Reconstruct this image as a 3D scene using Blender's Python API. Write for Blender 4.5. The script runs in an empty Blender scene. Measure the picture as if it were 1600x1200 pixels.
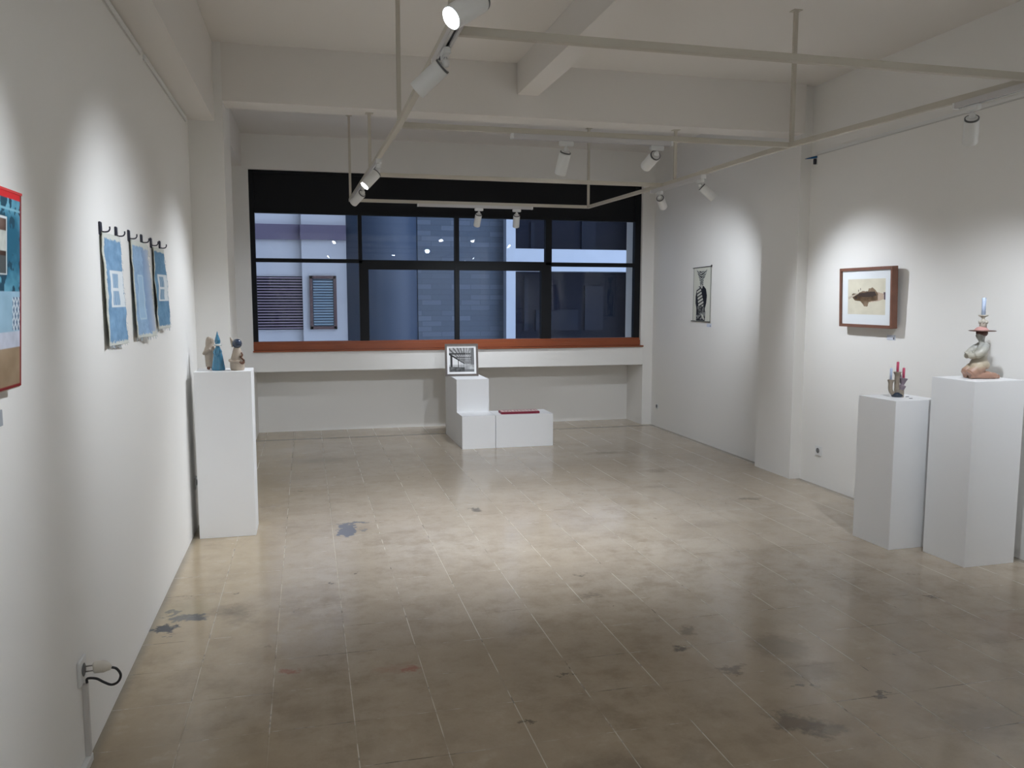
import bpy, bmesh, math, random
import numpy as np
from mathutils import Vector, Matrix, noise
random.seed(7)
S = bpy.context.scene
COL = S.collection

# ------------------------------------------------------------------ camera
F_PX, YAW, PITCH, ROLL, CAMH = 1275.07, 0.246337, 0.1047026, 0.0005446, 1.543
fwd = Vector((math.sin(YAW)*math.cos(PITCH), math.cos(YAW)*math.cos(PITCH), -math.sin(PITCH)))
right = Vector((math.cos(YAW), -math.sin(YAW), 0))
up = right.cross(fwd)
r2 = right*math.cos(ROLL) + up*math.sin(ROLL)
u2 = up*math.cos(ROLL) - right*math.sin(ROLL)
cd = bpy.data.cameras.new('camera'); cam = bpy.data.objects.new('camera', cd); COL.objects.link(cam)
cd.sensor_fit = 'HORIZONTAL'; cd.sensor_width = 36; cd.lens = F_PX/1600*36
cd.clip_start = 0.05; cd.clip_end = 200
m = Matrix((r2, u2, -fwd)).transposed().to_4x4(); m.translation = Vector((0, 0, CAMH))
cam.matrix_world = m
S.camera = cam

# ------------------------------------------------------------------ world: dusk sky, a little brighter toward the east side
w = bpy.data.worlds.new('dusk'); S.world = w; w.use_nodes = True
nt = w.node_tree; nt.nodes.clear()
tc = nt.nodes.new('ShaderNodeTexCoord'); sep = nt.nodes.new('ShaderNodeSeparateXYZ')
mr = nt.nodes.new('ShaderNodeMapRange'); mr.interpolation_type = 'SMOOTHSTEP'; mr.inputs[1].default_value = -.5; mr.inputs[2].default_value = 1
mr.inputs[3].default_value = 0.15; mr.inputs[4].default_value = 1.75
bg = nt.nodes.new('ShaderNodeBackground'); wo = nt.nodes.new('ShaderNodeOutputWorld')
bg.inputs['Color'].default_value = (0.42, 0.50, 0.68, 1)
nt.links.new(tc.outputs['Generated'], sep.inputs[0]); nt.links.new(sep.outputs['X'], mr.inputs[0])
nt.links.new(mr.outputs[0], bg.inputs['Strength']); nt.links.new(bg.outputs[0], wo.inputs[0])

S.view_settings.view_transform = 'Standard'; S.view_settings.look = 'None'
S.view_settings.gamma = 1; S.view_settings.use_curve_mapping = False
S.view_settings.exposure = 1.15
SPOT_COL = (0.84, 0.905, 1.0)
SPOT_W = 33.0
REAR_FILL = 1.6  # strength of the fill spotlights added behind the camera

# ------------------------------------------------------------------ helpers
def tag(o, label=None, cat=None, group=None, kind=None):
    if label: o['label'] = label
    if cat: o['category'] = cat
    if group: o['group'] = group
    if kind: o['kind'] = kind
    return o
def link(o, parent=None):
    COL.objects.link(o)
    if parent: o.parent = parent
    return o
def empty(name, loc=(0, 0, 0), rz=0):
    o = bpy.data.objects.new(name, None); o.empty_display_size = .05
    o.location = loc; o.rotation_euler = (0, 0, rz); return link(o)
def build(name, bm, mat, parent=None, smooth=False, mods=None, loc=None):
    me = bpy.data.meshes.new(name); bmesh.ops.recalc_face_normals(bm, faces=bm.faces); bm.to_mesh(me); bm.free()
    for p in me.polygons: p.use_smooth = smooth
    ms = mat if isinstance(mat, (list, tuple)) else [mat]
    for x in ms: me.materials.append(x)
    o = bpy.data.objects.new(name, me); link(o, parent)
    if loc: o.location = loc
    return o
def recenter(o, c):
    """put the object's origin at world/local point c without moving its mesh"""
    c = Vector(c); o.data.transform(Matrix.Translation(-c)); o.location = c; return o
def box(bm, x0, y0, z0, x1, y1, z1, bev=0.0, mi=0):
    r = bmesh.ops.create_cube(bm, size=1)
    vs = r['verts']
    for v in vs:
        v.co = Vector(((x0+x1)/2+v.co.x*(x1-x0), (y0+y1)/2+v.co.y*(y1-y0), (z0+z1)/2+v.co.z*(z1-z0)))
    fs = {f for v in vs for f in v.link_faces}
    for f in fs: f.material_index = mi
    if bev > 0:
        es = list({e for v in vs for e in v.link_edges})
        bmesh.ops.bevel(bm, geom=es, offset=bev, segments=2, affect='EDGES', clamp_overlap=True)
    return bm
def B(*a, **k):
    bm = bmesh.new(); box(bm, *a, **k); return bm
def tube(bm, pts, radii, n=14, squash=None, cap=True, mi=0):
    """sweep a ring along pts; radii float or list; squash = (sx, sy) list or None"""
    P = [Vector(p) for p in pts]
    if not isinstance(radii, (list, tuple)): radii = [radii]*len(P)
    rings = []
    ref = None
    for i, p in enumerate(P):
        t = (P[min(i+1, len(P)-1)]-P[max(i-1, 0)]).normalized()
        if ref is None:
            ref = Vector((1, 0, 0)) if abs(t.x) < .8 else Vector((0, 1, 0))
        a = (ref - t*ref.dot(t)).normalized(); ref = a; b = t.cross(a)
        sx, sy = (squash[i] if isinstance(squash, list) else squash) if squash else (1, 1)
        rings.append([bm.verts.new(p + a*math.cos(2*math.pi*k/n)*radii[i]*sx + b*math.sin(2*math.pi*k/n)*radii[i]*sy) for k in range(n)])
    for i in range(len(rings)-1):
        for k in range(n):
            f = bm.faces.new((rings[i][k], rings[i][(k+1) % n], rings[i+1][(k+1) % n], rings[i+1][k])); f.material_index = mi
    if cap:
        f = bm.faces.new(rings[0][::-1]); f.material_index = mi
        f = bm.faces.new(rings[-1]); f.material_index = mi
    return bm
def T(*a, **k):
    bm = bmesh.new(); tube(bm, *a, **k); return bm
def lathe(prof, n=32, c=(0, 0, 0), bm=None, sq=(1, 1)):
    """prof: list of (r, z); closed at r=0 ends"""
    bm = bm or bmesh.new(); rings = []
    for r, z in prof:
        if r < 1e-6: rings.append([bm.verts.new((c[0], c[1], c[2]+z))])
        else: rings.append([bm.verts.new((c[0]+r*math.cos(2*math.pi*k/n)*sq[0], c[1]+r*math.sin(2*math.pi*k/n)*sq[1], c[2]+z)) for k in range(n)])
    for i in range(len(rings)-1):
        A, Bq = rings[i], rings[i+1]
        for k in range(n):
            k2 = (k+1) % n
            if len(A) == 1 and len(Bq) == 1: continue
            if len(A) == 1: bm.faces.new((A[0], Bq[k2], Bq[k]))
            elif len(Bq) == 1: bm.faces.new((A[k], A[k2], Bq[0]))
            else: bm.faces.new((A[k], A[k2], Bq[k2], Bq[k]))
    return bm
def smoothpath(pts, n=6):
    P = [Vector(p) for p in pts]; out = []
    for i in range(len(P)-1):
        p0 = P[max(i-1, 0)]; p1 = P[i]; p2 = P[i+1]; p3 = P[min(i+2, len(P)-1)]
        for k in range(n):
            t = k/n
            out.append(0.5*((2*p1)+(-p0+p2)*t+(2*p0-5*p1+4*p2-p3)*t*t+(-p0+3*p1-3*p2+p3)*t**3))
    out.append(P[-1]); return out
def remesh(o, vox, sm=0):
    md = o.modifiers.new('fuse', 'REMESH'); md.mode = 'VOXEL'; md.voxel_size = vox; md.use_smooth_shade = True
    if sm:
        s = o.modifiers.new('soften', 'SMOOTH'); s.iterations = sm; s.factor = .5
    return o

# ------------------------------------------------------------------ materials
def mat(name, col, rough=.6, metal=0, spec=.5, bump=0, bscale=40, var=0, vscale=3, coat=0, emis=None, estr=0):
    m = bpy.data.materials.new(name); m.use_nodes = True; nt = m.node_tree; b = nt.nodes['Principled BSDF']
    b.inputs['Base Color'].default_value = (*col, 1); b.inputs['Roughness'].default_value = rough
    b.inputs['Metallic'].default_value = metal; b.inputs['Specular IOR Level'].default_value = spec
    b.inputs['Coat Weight'].default_value = coat
    if emis: b.inputs['Emission Color'].default_value = (*emis, 1); b.inputs['Emission Strength'].default_value = estr
    g = nt.nodes.new('ShaderNodeNewGeometry')
    tc = nt.nodes.new('ShaderNodeTexCoord')
    if var:
        n = nt.nodes.new('ShaderNodeTexNoise'); n.inputs['Scale'].default_value = vscale; n.inputs['Detail'].default_value = 5
        nt.links.new(tc.outputs['Object'], n.inputs['Vector'])
        mx = nt.nodes.new('ShaderNodeMix'); mx.data_type = 'RGBA'
        mx.inputs[6].default_value = (*[c*(1-var) for c in col], 1); mx.inputs[7].default_value = (*[min(1, c*(1+var)) for c in col], 1)
        nt.links.new(n.outputs['Fac'], mx.inputs[0]); nt.links.new(mx.outputs[2], b.inputs['Base Color'])
    if bump:
        n = nt.nodes.new('ShaderNodeTexNoise'); n.inputs['Scale'].default_value = bscale; n.inputs['Detail'].default_value = 4
        nt.links.new(tc.outputs['Object'], n.inputs['Vector'])
        bp = nt.nodes.new('ShaderNodeBump'); bp.inputs['Strength'].default_value = bump; bp.inputs['Distance'].default_value = .01
        nt.links.new(n.outputs['Fac'], bp.inputs['Height']); nt.links.new(bp.outputs[0], b.inputs['Normal'])
    return m
WALL = mat('wall_paint', (.83, .812, .775), .75, bump=.08, bscale=6, var=.012, vscale=1.2, spec=.2)
CEIL = mat('ceiling_paint', (.78, .745, .70), .85, bump=.05, bscale=5, var=.015, vscale=1, spec=.15)
PLINTH = mat('plinth_white', (.84, .84, .84), .45, var=.01, vscale=4, spec=.35)
PIPE = mat('cream_pipe', (.56, .52, .44), .5)
TRACK = mat('track_grey', (.60, .58, .57), .4)
SLOT = mat('track_slot', (.04, .04, .045), .5)
LAMP = mat('lamp_white', (.78, .78, .76), .35)
LAMPRIM = mat('lamp_rim', (.10, .10, .10), .4)
LENS = mat('lens_lit', (1, 1, 1), .3, emis=(.93, .98, 1), estr=45)
BLACKFR = mat('window_black', (.006, .007, .009), .6, spec=.25)
SILLW = mat('sill_wood', (.27, .065, .02), .35, var=.15, vscale=6)
SHUT = mat('shutter_brown', (.13, .08, .09), .6)
PLATE = mat('socket_white', (.76, .76, .75), .35)
HOLE = mat('socket_hole', (.16, .16, .16), .5)
CORD = mat('cord_black', (.012, .012, .014), .4)
METAL = mat('pin_metal', (.35, .34, .32), .3, metal=1)
HOOK = mat('hook_dark', (.035, .035, .05), .35, metal=.4)
DUCT = mat('duct_grey', (.60, .58, .56), .5)

def cattr_mat(name, rough=.7, spec=.3, coat=0, bump=0, bscale=200):
    m = bpy.data.materials.new(name); m.use_nodes = True; nt = m.node_tree; b = nt.nodes['Principled BSDF']
    a = nt.nodes.new('ShaderNodeVertexColor'); a.layer_name = 'Col'
    nt.links.new(a.outputs[0], b.inputs['Base Color']); b.inputs['Roughness'].default_value = rough
    b.inputs['Specular IOR Level'].default_value = spec; b.inputs['Coat Weight'].default_value = coat; b.inputs['Coat Roughness'].default_value = .05
    if bump:
        tc = nt.nodes.new('ShaderNodeTexCoord'); n = nt.nodes.new('ShaderNodeTexNoise'); n.inputs['Scale'].default_value = bscale
        nt.links.new(tc.outputs['Object'], n.inputs['Vector']); bp = nt.nodes.new('ShaderNodeBump'); bp.inputs['Strength'].default_value = bump; bp.inputs['Distance'].default_value = .002
        nt.links.new(n.outputs['Fac'], bp.inputs['Height']); nt.links.new(bp.outputs[0], b.inputs['Normal'])
    return m
PAPER = cattr_mat('printed_paper', .6); CLOTH = cattr_mat('dyed_cloth', .95, .1, bump=.3, bscale=300)
PRINTGLASS = cattr_mat('print_behind_glass', .5, .3, coat=.15)
def lin(c):
    c = np.asarray(c, float)/255; return np.where(c <= .04045, c/12.92, ((c+.055)/1.055)**2.4)
def inpoly(U, V, poly):
    r = np.zeros(U.shape, bool); n = len(poly); j = n-1
    for i in range(n):
        xi, yi = poly[i]; xj, yj = poly[j]
        c = ((yi > V) != (yj > V)) & (U < (xj-xi)*(V-yi)/(yj-yi+1e-12)+xi); r ^= c; j = i
    return r
def nz(U, V, s, seed=0, det=4):
    o = np.zeros(U.shape)
    flat = o.ravel(); u = U.ravel(); v = V.ravel()
    for i in range(len(flat)): flat[i] = noise.fractal(Vector((u[i]*s, v[i]*s, seed)), 1.0, 2.0, det)
    return flat.reshape(U.shape)
def painted(name, O, Uax, Vax, nx, ny, colf, mtl, parent=None, thick=.001, offf=None):
    """a sheet: O top-left, Uax across, Vax down; colf(U,V)->(ny,nx,3) sRGB 0-255; offf(U,V) shifts along normal"""
    O = Vector(O); Ua = Vector(Uax); Va = Vector(Vax); nrm = Ua.cross(Va).normalized()*-1
    us = np.linspace(0, 1, nx); vs = np.linspace(0, 1, ny); U, V = np.meshgrid(us, vs)
    off = offf(U, V) if offf else np.zeros(U.shape)
    du = np.zeros(U.shape)
    if isinstance(off, tuple): off, du = off
    C = np.clip(colf(U, V), 0, 255); C = lin(C)
    vv = []
    for j in range(ny):
        for i in range(nx):
            vv.append(O+Ua*(float(U[j, i])+float(du[j, i]))+Va*float(V[j, i])+nrm*float(off[j, i]))
    ff = [(j*nx+i, j*nx+i+1, (j+1)*nx+i+1, (j+1)*nx+i) for j in range(ny-1) for i in range(nx-1)]
    me = bpy.data.meshes.new(name); me.from_pydata([tuple(v) for v in vv], [], ff); me.update()
    ca = me.color_attributes.new('Col', 'FLOAT_COLOR', 'POINT')
    arr = np.concatenate([C.reshape(-1, 3), np.ones((nx*ny, 1))], 1).astype(np.float32).ravel(); ca.data.foreach_set('color', arr)
    for p in me.polygons: p.use_smooth = offf is not None
    me.materials.append(mtl); o = bpy.data.objects.new(name, me); link(o, parent)
    if thick: sd = o.modifiers.new('thickness', 'SOLIDIFY'); sd.thickness = thick; sd.offset = 0
    return o

# ------------------------------------------------------------------ room constants
XL, XR, YF, YN, ZC = -.747, 4.09, 9.24, -3.0, 3.27
YB = 9.73

# floor --------------------------------------------------------------
def floor_mat():
    m = bpy.data.materials.new('old_tile'); m.use_nodes = True; nt = m.node_tree; N = nt.nodes; L = nt.links
    b = N['Principled BSDF']; g = N.new('ShaderNodeNewGeometry'); P = g.outputs['Position']
    def math_(op, a, c=None, d=None, clamp=False):
        n = N.new('ShaderNodeMath'); n.operation = op; n.use_clamp = clamp
        for i, x in enumerate((a, c, d)):
            if x is None: continue
            if isinstance(x, (int, float)): n.inputs[i].default_value = x
            else: L.new(x, n.inputs[i])
        return n.outputs[0]
    def noise_(scale, det=5, rough=.55, vec=None, w=None):
        n = N.new('ShaderNodeTexNoise'); n.inputs['Scale'].default_value = scale; n.inputs['Detail'].default_value = det
        n.inputs['Roughness'].default_value = rough; L.new(vec or P, n.inputs['Vector']); return n
    def ramp(x, a, c, lo=0., hi=1.):
        n = N.new('ShaderNodeMapRange'); n.interpolation_type = 'SMOOTHSTEP'; L.new(x, n.inputs[0])
        n.inputs[1].default_value = a; n.inputs[2].default_value = c; n.inputs[3].default_value = lo; n.inputs[4].default_value = hi; return n.outputs[0]
    def mix(f, a, c):
        n = N.new('ShaderNodeMix'); n.data_type = 'RGBA'
        if isinstance(f, (int, float)): n.inputs[0].default_value = f
        else: L.new(f, n.inputs[0])
        for i, x in ((6, a), (7, c)):
            if isinstance(x, tuple): n.inputs[i].default_value = (*x, 1)
            else: L.new(x, n.inputs[i])
        return n.outputs[2]
    sp = N.new('ShaderNodeSeparateXYZ'); L.new(P, sp.inputs[0]); X, Y = sp.outputs['X'], sp.outputs['Y']
    # tile coordinates
    tx = math_('DIVIDE', math_('ADD', X, .4646+30), .3); ty = math_('DIVIDE', math_('ADD', Y, -.2+30), .3)
    fx = math_('FRACT', tx); fy = math_('FRACT', ty)
    ex = math_('MINIMUM', fx, math_('SUBTRACT', 1, fx)); ey = math_('MINIMUM', fy, math_('SUBTRACT', 1, fy))
    cid = N.new('ShaderNodeCombineXYZ'); L.new(math_('FLOOR', tx), cid.inputs[0]); L.new(math_('FLOOR', ty), cid.inputs[1])
    wn = N.new('ShaderNodeTexWhiteNoise'); wn.noise_dimensions = '2D'; L.new(cid.outputs[0], wn.inputs['Vector'])
    big = noise_(.55, 3); mid = noise_(2.2, 6, .6); fine = noise_(11, 7, .65); grit = noise_(90, 3, .6)
    c = mix(ramp(big.outputs['Fac'], .35, .65), (.50, .418, .318), (.575, .495, .40))
    c = mix(math_('MULTIPLY', ramp(mid.outputs['Fac'], .40, .75), .45), c, (.37, .295, .205))
    c = mix(math_('MULTIPLY', ramp(fine.outputs['Fac'], .48, .75), .38), c, (.28, .22, .15))
    c = mix(math_('MULTIPLY', wn.outputs['Value'], .26), c, (.36, .29, .21))
    c = mix(math_('MULTIPLY', ramp(grit.outputs['Fac'], .52, .7), .16), c, (.20, .16, .11))
    # yellow-brown worn strip along left wall, foreground browner
    leftm = ramp(math_('ADD', X, math_('MULTIPLY', math_('SUBTRACT', mid.outputs['Fac'], .5), .8)), .1, -.45)
    c = mix(math_('MULTIPLY', leftm, .5), c, (.44, .335, .19))
    near = ramp(math_('ADD', Y, math_('MULTIPLY', math_('SUBTRACT', mid.outputs['Fac'], .5), 1.5)), 4.3, 2.4)
    c = mix(math_('MULTIPLY', near, .62), c, (.37, .285, .19))
    # mottled wear: soft brown clouds, stronger toward the entrance
    mot = noise_(5.2, 8, .68); mot2 = noise_(1.15, 6, .6)
    mm = math_('MULTIPLY', ramp(mot.outputs['Fac'], .44, .68), ramp(mot2.outputs['Fac'], .36, .60, .25, 1.))
    c = mix(math_('MULTIPLY', mm, ramp(Y, 7.5, 3.0, .20, .46)), c, (.21, .155, .10))
    c = mix(math_('MULTIPLY', ramp(mot.outputs['Fac'], .46, .30), .35), c, (.56, .48, .37))
    # joints: light grout, here and there black dirt
    jn = noise_(3.1, 4, .6); jn2 = noise_(9, 3, .6)
    jx = ramp(ex, .0095, .004); jy = ramp(ey, .009, .004)
    jxv = math_('MULTIPLY', jx, ramp(jn.outputs['Fac'], .36, .60, .05, .85)); jyv = math_('MULTIPLY', jy, ramp(jn2.outputs['Fac'], .42, .68, .02, .55))
    c = mix(jxv, c, (.60, .535, .43)); c = mix(jyv, c, (.56, .49, .39))
    dk = ramp(jn2.outputs['Fac'], .56, .66); dk2 = ramp(mid.outputs['Fac'], .52, .62)
    c = mix(math_('MULTIPLY', math_('MAXIMUM', math_('MULTIPLY', jx, dk), math_('MULTIPLY', jy, dk2)), .8), c, (.09, .07, .05))
    # distorted coordinates for stains
    dn = noise_(14, 5, .65); off = N.new('ShaderNodeVectorMath'); off.operation = 'SUBTRACT'; L.new(dn.outputs['Color'], off.inputs[0]); off.inputs[1].default_value = (.5, .5, .5)
    sc = N.new('ShaderNodeVectorMath'); sc.operation = 'SCALE'; L.new(off.outputs[0], sc.inputs[0]); sc.inputs['Scale'].default_value = .22
    ad = N.new('ShaderNodeVectorMath'); ad.operation = 'ADD'; L.new(P, ad.inputs[0]); L.new(sc.outputs[0], ad.inputs[1]); D = ad.outputs[0]
    def stain(x, y, rx, ry, col, st, edge=.45, ang=0):
        nonlocal c
        mp = N.new('ShaderNodeMapping'); mp.vector_type = 'TEXTURE'; L.new(D, mp.inputs['Vector'])
        mp.inputs['Location'].default_value = (x, y, 0); mp.inputs['Rotation'].default_value = (0, 0, ang); mp.inputs['Scale'].default_value = (rx, ry, 1)
        ln = N.new('ShaderNodeVectorMath'); ln.operation = 'LENGTH'; L.new(mp.outputs[0], ln.inputs[0])
        c = mix(math_('MULTIPLY', ramp(ln.outputs['Value'], 1., 1-edge), st), c, col)
    brown = (.085, .06, .04); dark = (.04, .035, .03); blue = (.045, .065, .10); slate = (.19, .20, .23); red = (.36, .10, .08)
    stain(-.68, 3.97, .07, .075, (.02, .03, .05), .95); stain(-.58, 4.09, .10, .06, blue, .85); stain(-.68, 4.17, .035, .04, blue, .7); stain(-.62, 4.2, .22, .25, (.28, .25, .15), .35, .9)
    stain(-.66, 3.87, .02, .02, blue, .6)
    stain(.225, 5.44, .07, .17, slate, .95, .2); stain(.29, 5.60, .10, .03, slate, .85, .3); stain(.35, 5.42, .03, .03, slate, .6)
    stain(-.10, 3.37, .05, .03, red, .55, .7); stain(.383, 3.26, .05, .04, red, .6, .7); stain(.30, 3.3, .12, .05, (.40, .2, .15), .3, .9)
    stain(1.70, 2.50, .14, .09, brown, .72, .6, -.6); stain(1.78, 2.42, .10, .06, brown, .5, .6)
    stain(1.69, 2.94, .08, .045, brown, .65, .7); stain(2.0, 3.1, .17, .17, brown, .38, .6); stain(2.0, 2.85, .18, .12, brown, .35, .7)
    stain(1.58, 3.20, .07, .05, dark, .7, .7); stain(1.69, 3.35, .05, .07, brown, .5, .7); stain(-.40, 4.13, .16, .13, brown, .5, .9)
    stain(-.35, 4.0, .10, .12, brown, .35, .9); stain(1.167, 5.735, .05, .08, dark, .7, .7); stain(3.28, 5.55, .16, .05, brown, .55, .8)
    stain(3.05, 6.7, .3, .12, brown, .35, .9); stain(3.117, 3.473, .05, .03, brown, .65, .7); stain(2.6, 5.0, .3, .12, brown, .22, .9)
    stain(1.45, 4.2, .05, .05, dark, .5, .7); stain(1.40, 3.9, .10, .05, dark, .35, .8); stain(2.75, 6.1, .25, .08, brown, .3, .9); stain(2.9, 7.6, .35, .1, brown, .4, .9)
    stain(-.1, 2.55, .2, .12, brown, .35, .9); stain(.9, 2.35, .3, .15, brown, .3, .9); stain(.3, 2.3, .1, .06, (.13, .05, .04), .5, .8)
    stain(2.35, 2.35, .3, .2, brown, .35, .9); stain(0.1, 7.9, .6, .25, (.2, .17, .13), .35, .95); stain(2.0, 7.2, .9, .3, (.25, .21, .17), .3, .95)
    stain(1.9, 2.75, .05, .03, dark, .7, .6); stain(2.15, 2.6, .05, .02, dark, .6, .6); stain(1.0, 3.05, .03, .02, dark, .6, .7); stain(.75, 2.75, .03, .02, dark, .6, .7)
    stain(3.3, 3.0, .4, .25, (.33, .19, .14), .3, .95)
    # scattered small specks
    vo = N.new('ShaderNodeTexVoronoi'); vo.inputs['Scale'].default_value = 3.4; L.new(D, vo.inputs['Vector'])
    spk = math_('MULTIPLY', ramp(vo.outputs['Distance'], .065, .03), ramp(vo.outputs['Color'], .35, .5))
    c = mix(math_('MULTIPLY', spk, .65), c, dark)
    # grime gathered against walls, dirty seam before the back niche
    g1 = ramp(X, XL+.05, XL+.0); g2 = ramp(X, XR-.09, XR-.01)
    c = mix(math_('MULTIPLY', math_('MAXIMUM', g1, g2), .55), c, (.17, .16, .14))
    sy = math_('ABSOLUTE', math_('SUBTRACT', math_('ADD', Y, math_('MULTIPLY', math_('SUBTRACT', fine.outputs['Fac'], .5), .04)), 9.155))
    c = mix(math_('MULTIPLY', ramp(sy, .05, .012), .75), c, (.12, .09, .06))
    L.new(c, b.inputs['Base Color'])
    rg = math_('ADD', ramp(fine.outputs['Fac'], .35, .7, .12, .21), math_('MULTIPLY', ramp(mid.outputs['Fac'], .4, .7), .07))
    rg = math_('ADD', rg, math_('MULTIPLY', math_('MAXIMUM', jxv, jyv), .25)); L.new(rg, b.inputs['Roughness'])
    b.inputs['Specular IOR Level'].default_value = .55
    h = math_('SUBTRACT', math_('MULTIPLY', mid.outputs['Fac'], .35), math_('MAXIMUM', jx, math_('MULTIPLY', jy, .6)))
    bp = N.new('ShaderNodeBump'); bp.inputs['Strength'].default_value = .25; bp.inputs['Distance'].default_value = .004; L.new(h, bp.inputs['Height']); L.new(bp.outputs[0], b.inputs['Normal'])
    return m
FLOOR = floor_mat()
struct = lambda o: tag(o, kind='structure')
struct(build('floor', B(XL-.1, YN-.1, -.12, XR+.1, YB+.1, 0), FLOOR))

# shell ---------------------------------------------------------------
struct(build('ceiling', B(XL-.12, YN-.12, ZC, XR+.12, YF+.2, ZC+.15), CEIL))
struct(build('wall_left', B(XL-.12, YN-.12, 0, XL, YF+.6, ZC), WALL))
struct(build('wall_right', B(XR, YN-.12, 0, XR+.12, YF+.6, ZC), WALL))
struct(build('wall_front', B(XL, YN-.12, 0, XR, YN, ZC), WALL))
WX0, WX1, WZ0, WZ1 = -.562, 3.935, .963, 2.905
bm = bmesh.new()
box(bm, XL, YF, 0, WX0, YF+.5, ZC)             # left pier
box(bm, 3.965, YF, 0, XR, YF+.5, ZC)           # right pier
box(bm, WX1, YF, .963, 3.965, YF+.5, ZC)
box(bm, WX0, YF, WZ1, WX1, YF+.25, ZC)         # lintel
box(bm, WX0, YB, 0, 3.965, YF+.6, .74)         # niche back
struct(build('wall_back', bm, WALL))
struct(build('shelf_ledge', B(WX0, YF, .74, 3.965, YF+.6, .963, bev=.003), WALL))
# columns and beams
struct(build('column', B(XL, 6.05, 0, -.52, 6.62, ZC), WALL))
struct(build('column', B(3.99, 6.10, 0, XR, 6.66, ZC), WALL))
struct(build('ceiling_beam', B(-.52, 6.055, 2.885, 3.99, 6.29, ZC), CEIL))
struct(build('ceiling_beam', B(XL, YN, 2.745, -.575, 6.05, ZC), CEIL))
struct(build('ceiling_beam', B(XL, 6.29, 2.93, -.625, YF, ZC), CEIL))
struct(build('ceiling_beam', B(1.56, YN, 3.045, 1.72, 6.05, ZC), CEIL))
struct(build('ceiling_beam', B(XL, 1.0, 2.885, XR, 1.24, ZC), CEIL))

# ------------------------------------------------------------------ window
def glass_mat():
    m = bpy.data.materials.new('window_glass'); m.use_nodes = True; nt = m.node_tree; N = nt.nodes; N.clear(); L = nt.links
    lw = N.new('ShaderNodeLayerWeight'); lw.inputs['Blend'].default_value = .5
    pw = N.new('ShaderNodeMath'); pw.operation = 'POWER'; pw.inputs[1].default_value = 5; L.new(lw.outputs['Facing'], pw.inputs[0])
    ma = N.new('ShaderNodeMath'); ma.operation = 'MULTIPLY_ADD'; ma.inputs[1].default_value = .9; ma.inputs[2].default_value = .018; L.new(pw.outputs[0], ma.inputs[0])
    tr = N.new('ShaderNodeBsdfTransparent'); tr.inputs[0].default_value = (.92, .95, .97, 1)
    gl = N.new('ShaderNodeBsdfGlossy'); gl.inputs['Roughness'].default_value = 0.0
    mx = N.new('ShaderNodeMixShader'); o = N.new('ShaderNodeOutputMaterial')
    L.new(ma.outputs[0], mx.inputs[0]); L.new(tr.outputs[0], mx.inputs[1]); L.new(gl.outputs[0], mx.inputs[2]); L.new(mx.outputs[0], o.inputs[0])
    return m
GLASS = glass_mat()
win = empty('window_1', ((WX0+WX1)/2, YF+.06, WZ0)); struct(win)
inv = Matrix.Translation(-win.location)
def wpart(name, bm, mt, smooth=False):
    o = build(name, bm, mt, win, smooth); o.data.transform(inv); return o
FY0, FY1 = YF+.045, YF+.12
bm = bmesh.new()
box(bm, WX0, FY0, WZ0+.1, -.512, FY1, WZ1); box(bm, 3.862, FY0, WZ0+.1, WX1, FY1, WZ1)
box(bm, -.53, FY0, 2.872, 3.9, FY1, WZ1); box(bm, -.53, FY0, 2.455, 3.9, FY1, 2.475)
wpart('frame', bm, BLACKFR)
wpart('transom_panel', B(-.53, FY0+.02, 2.47, 3.9, FY0+.05, 2.88), BLACKFR)
for x0, x1, z0, z1 in ((.578, .62, 1.93, 2.47), (.583, .685, 1.06, 1.96), (1.663, 1.712, 1.06, 2.47), (2.742, 2.815, 1.93, 2.47), (2.69, 2.812, 1.06, 1.96)):
    wpart('mullion', B(x0, FY0-.004, z0, x1, FY1, z1), BLACKFR)
for x0, x1, z0, z1 in ((-.53, .60, 1.931, 1.972), (.60, 2.75, 1.862, 1.966), (2.78, 3.88, 1.916, 1.963)):
    wpart('rail', B(x0, FY0-.002, z0, x1, FY1, z1), BLACKFR)
for x0, x1 in ((-.512, .60), (.60, 1.69), (1.69, 2.78), (2.78, 3.862)):
    wpart('glass_pane', B(x0, FY0+.035, 1.95, x1, FY0+.038, 2.46), GLASS)
    wpart('glass_pane', B(x0, FY0+.035, 1.05, x1, FY0+.038, 1.95), GLASS)
bm = bmesh.new(); box(bm, WX0, FY0-.01, .963, WX1, FY1+.02, 1.068, bev=.004); box(bm, WX0-.004, YF-.028, .958, WX1+.03, FY0, .975, bev=.003)
box(bm, WX0, FY0-.03, .975, WX1, FY0, 1.045, bev=.006)
wpart('sill', bm, SILLW)

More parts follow.
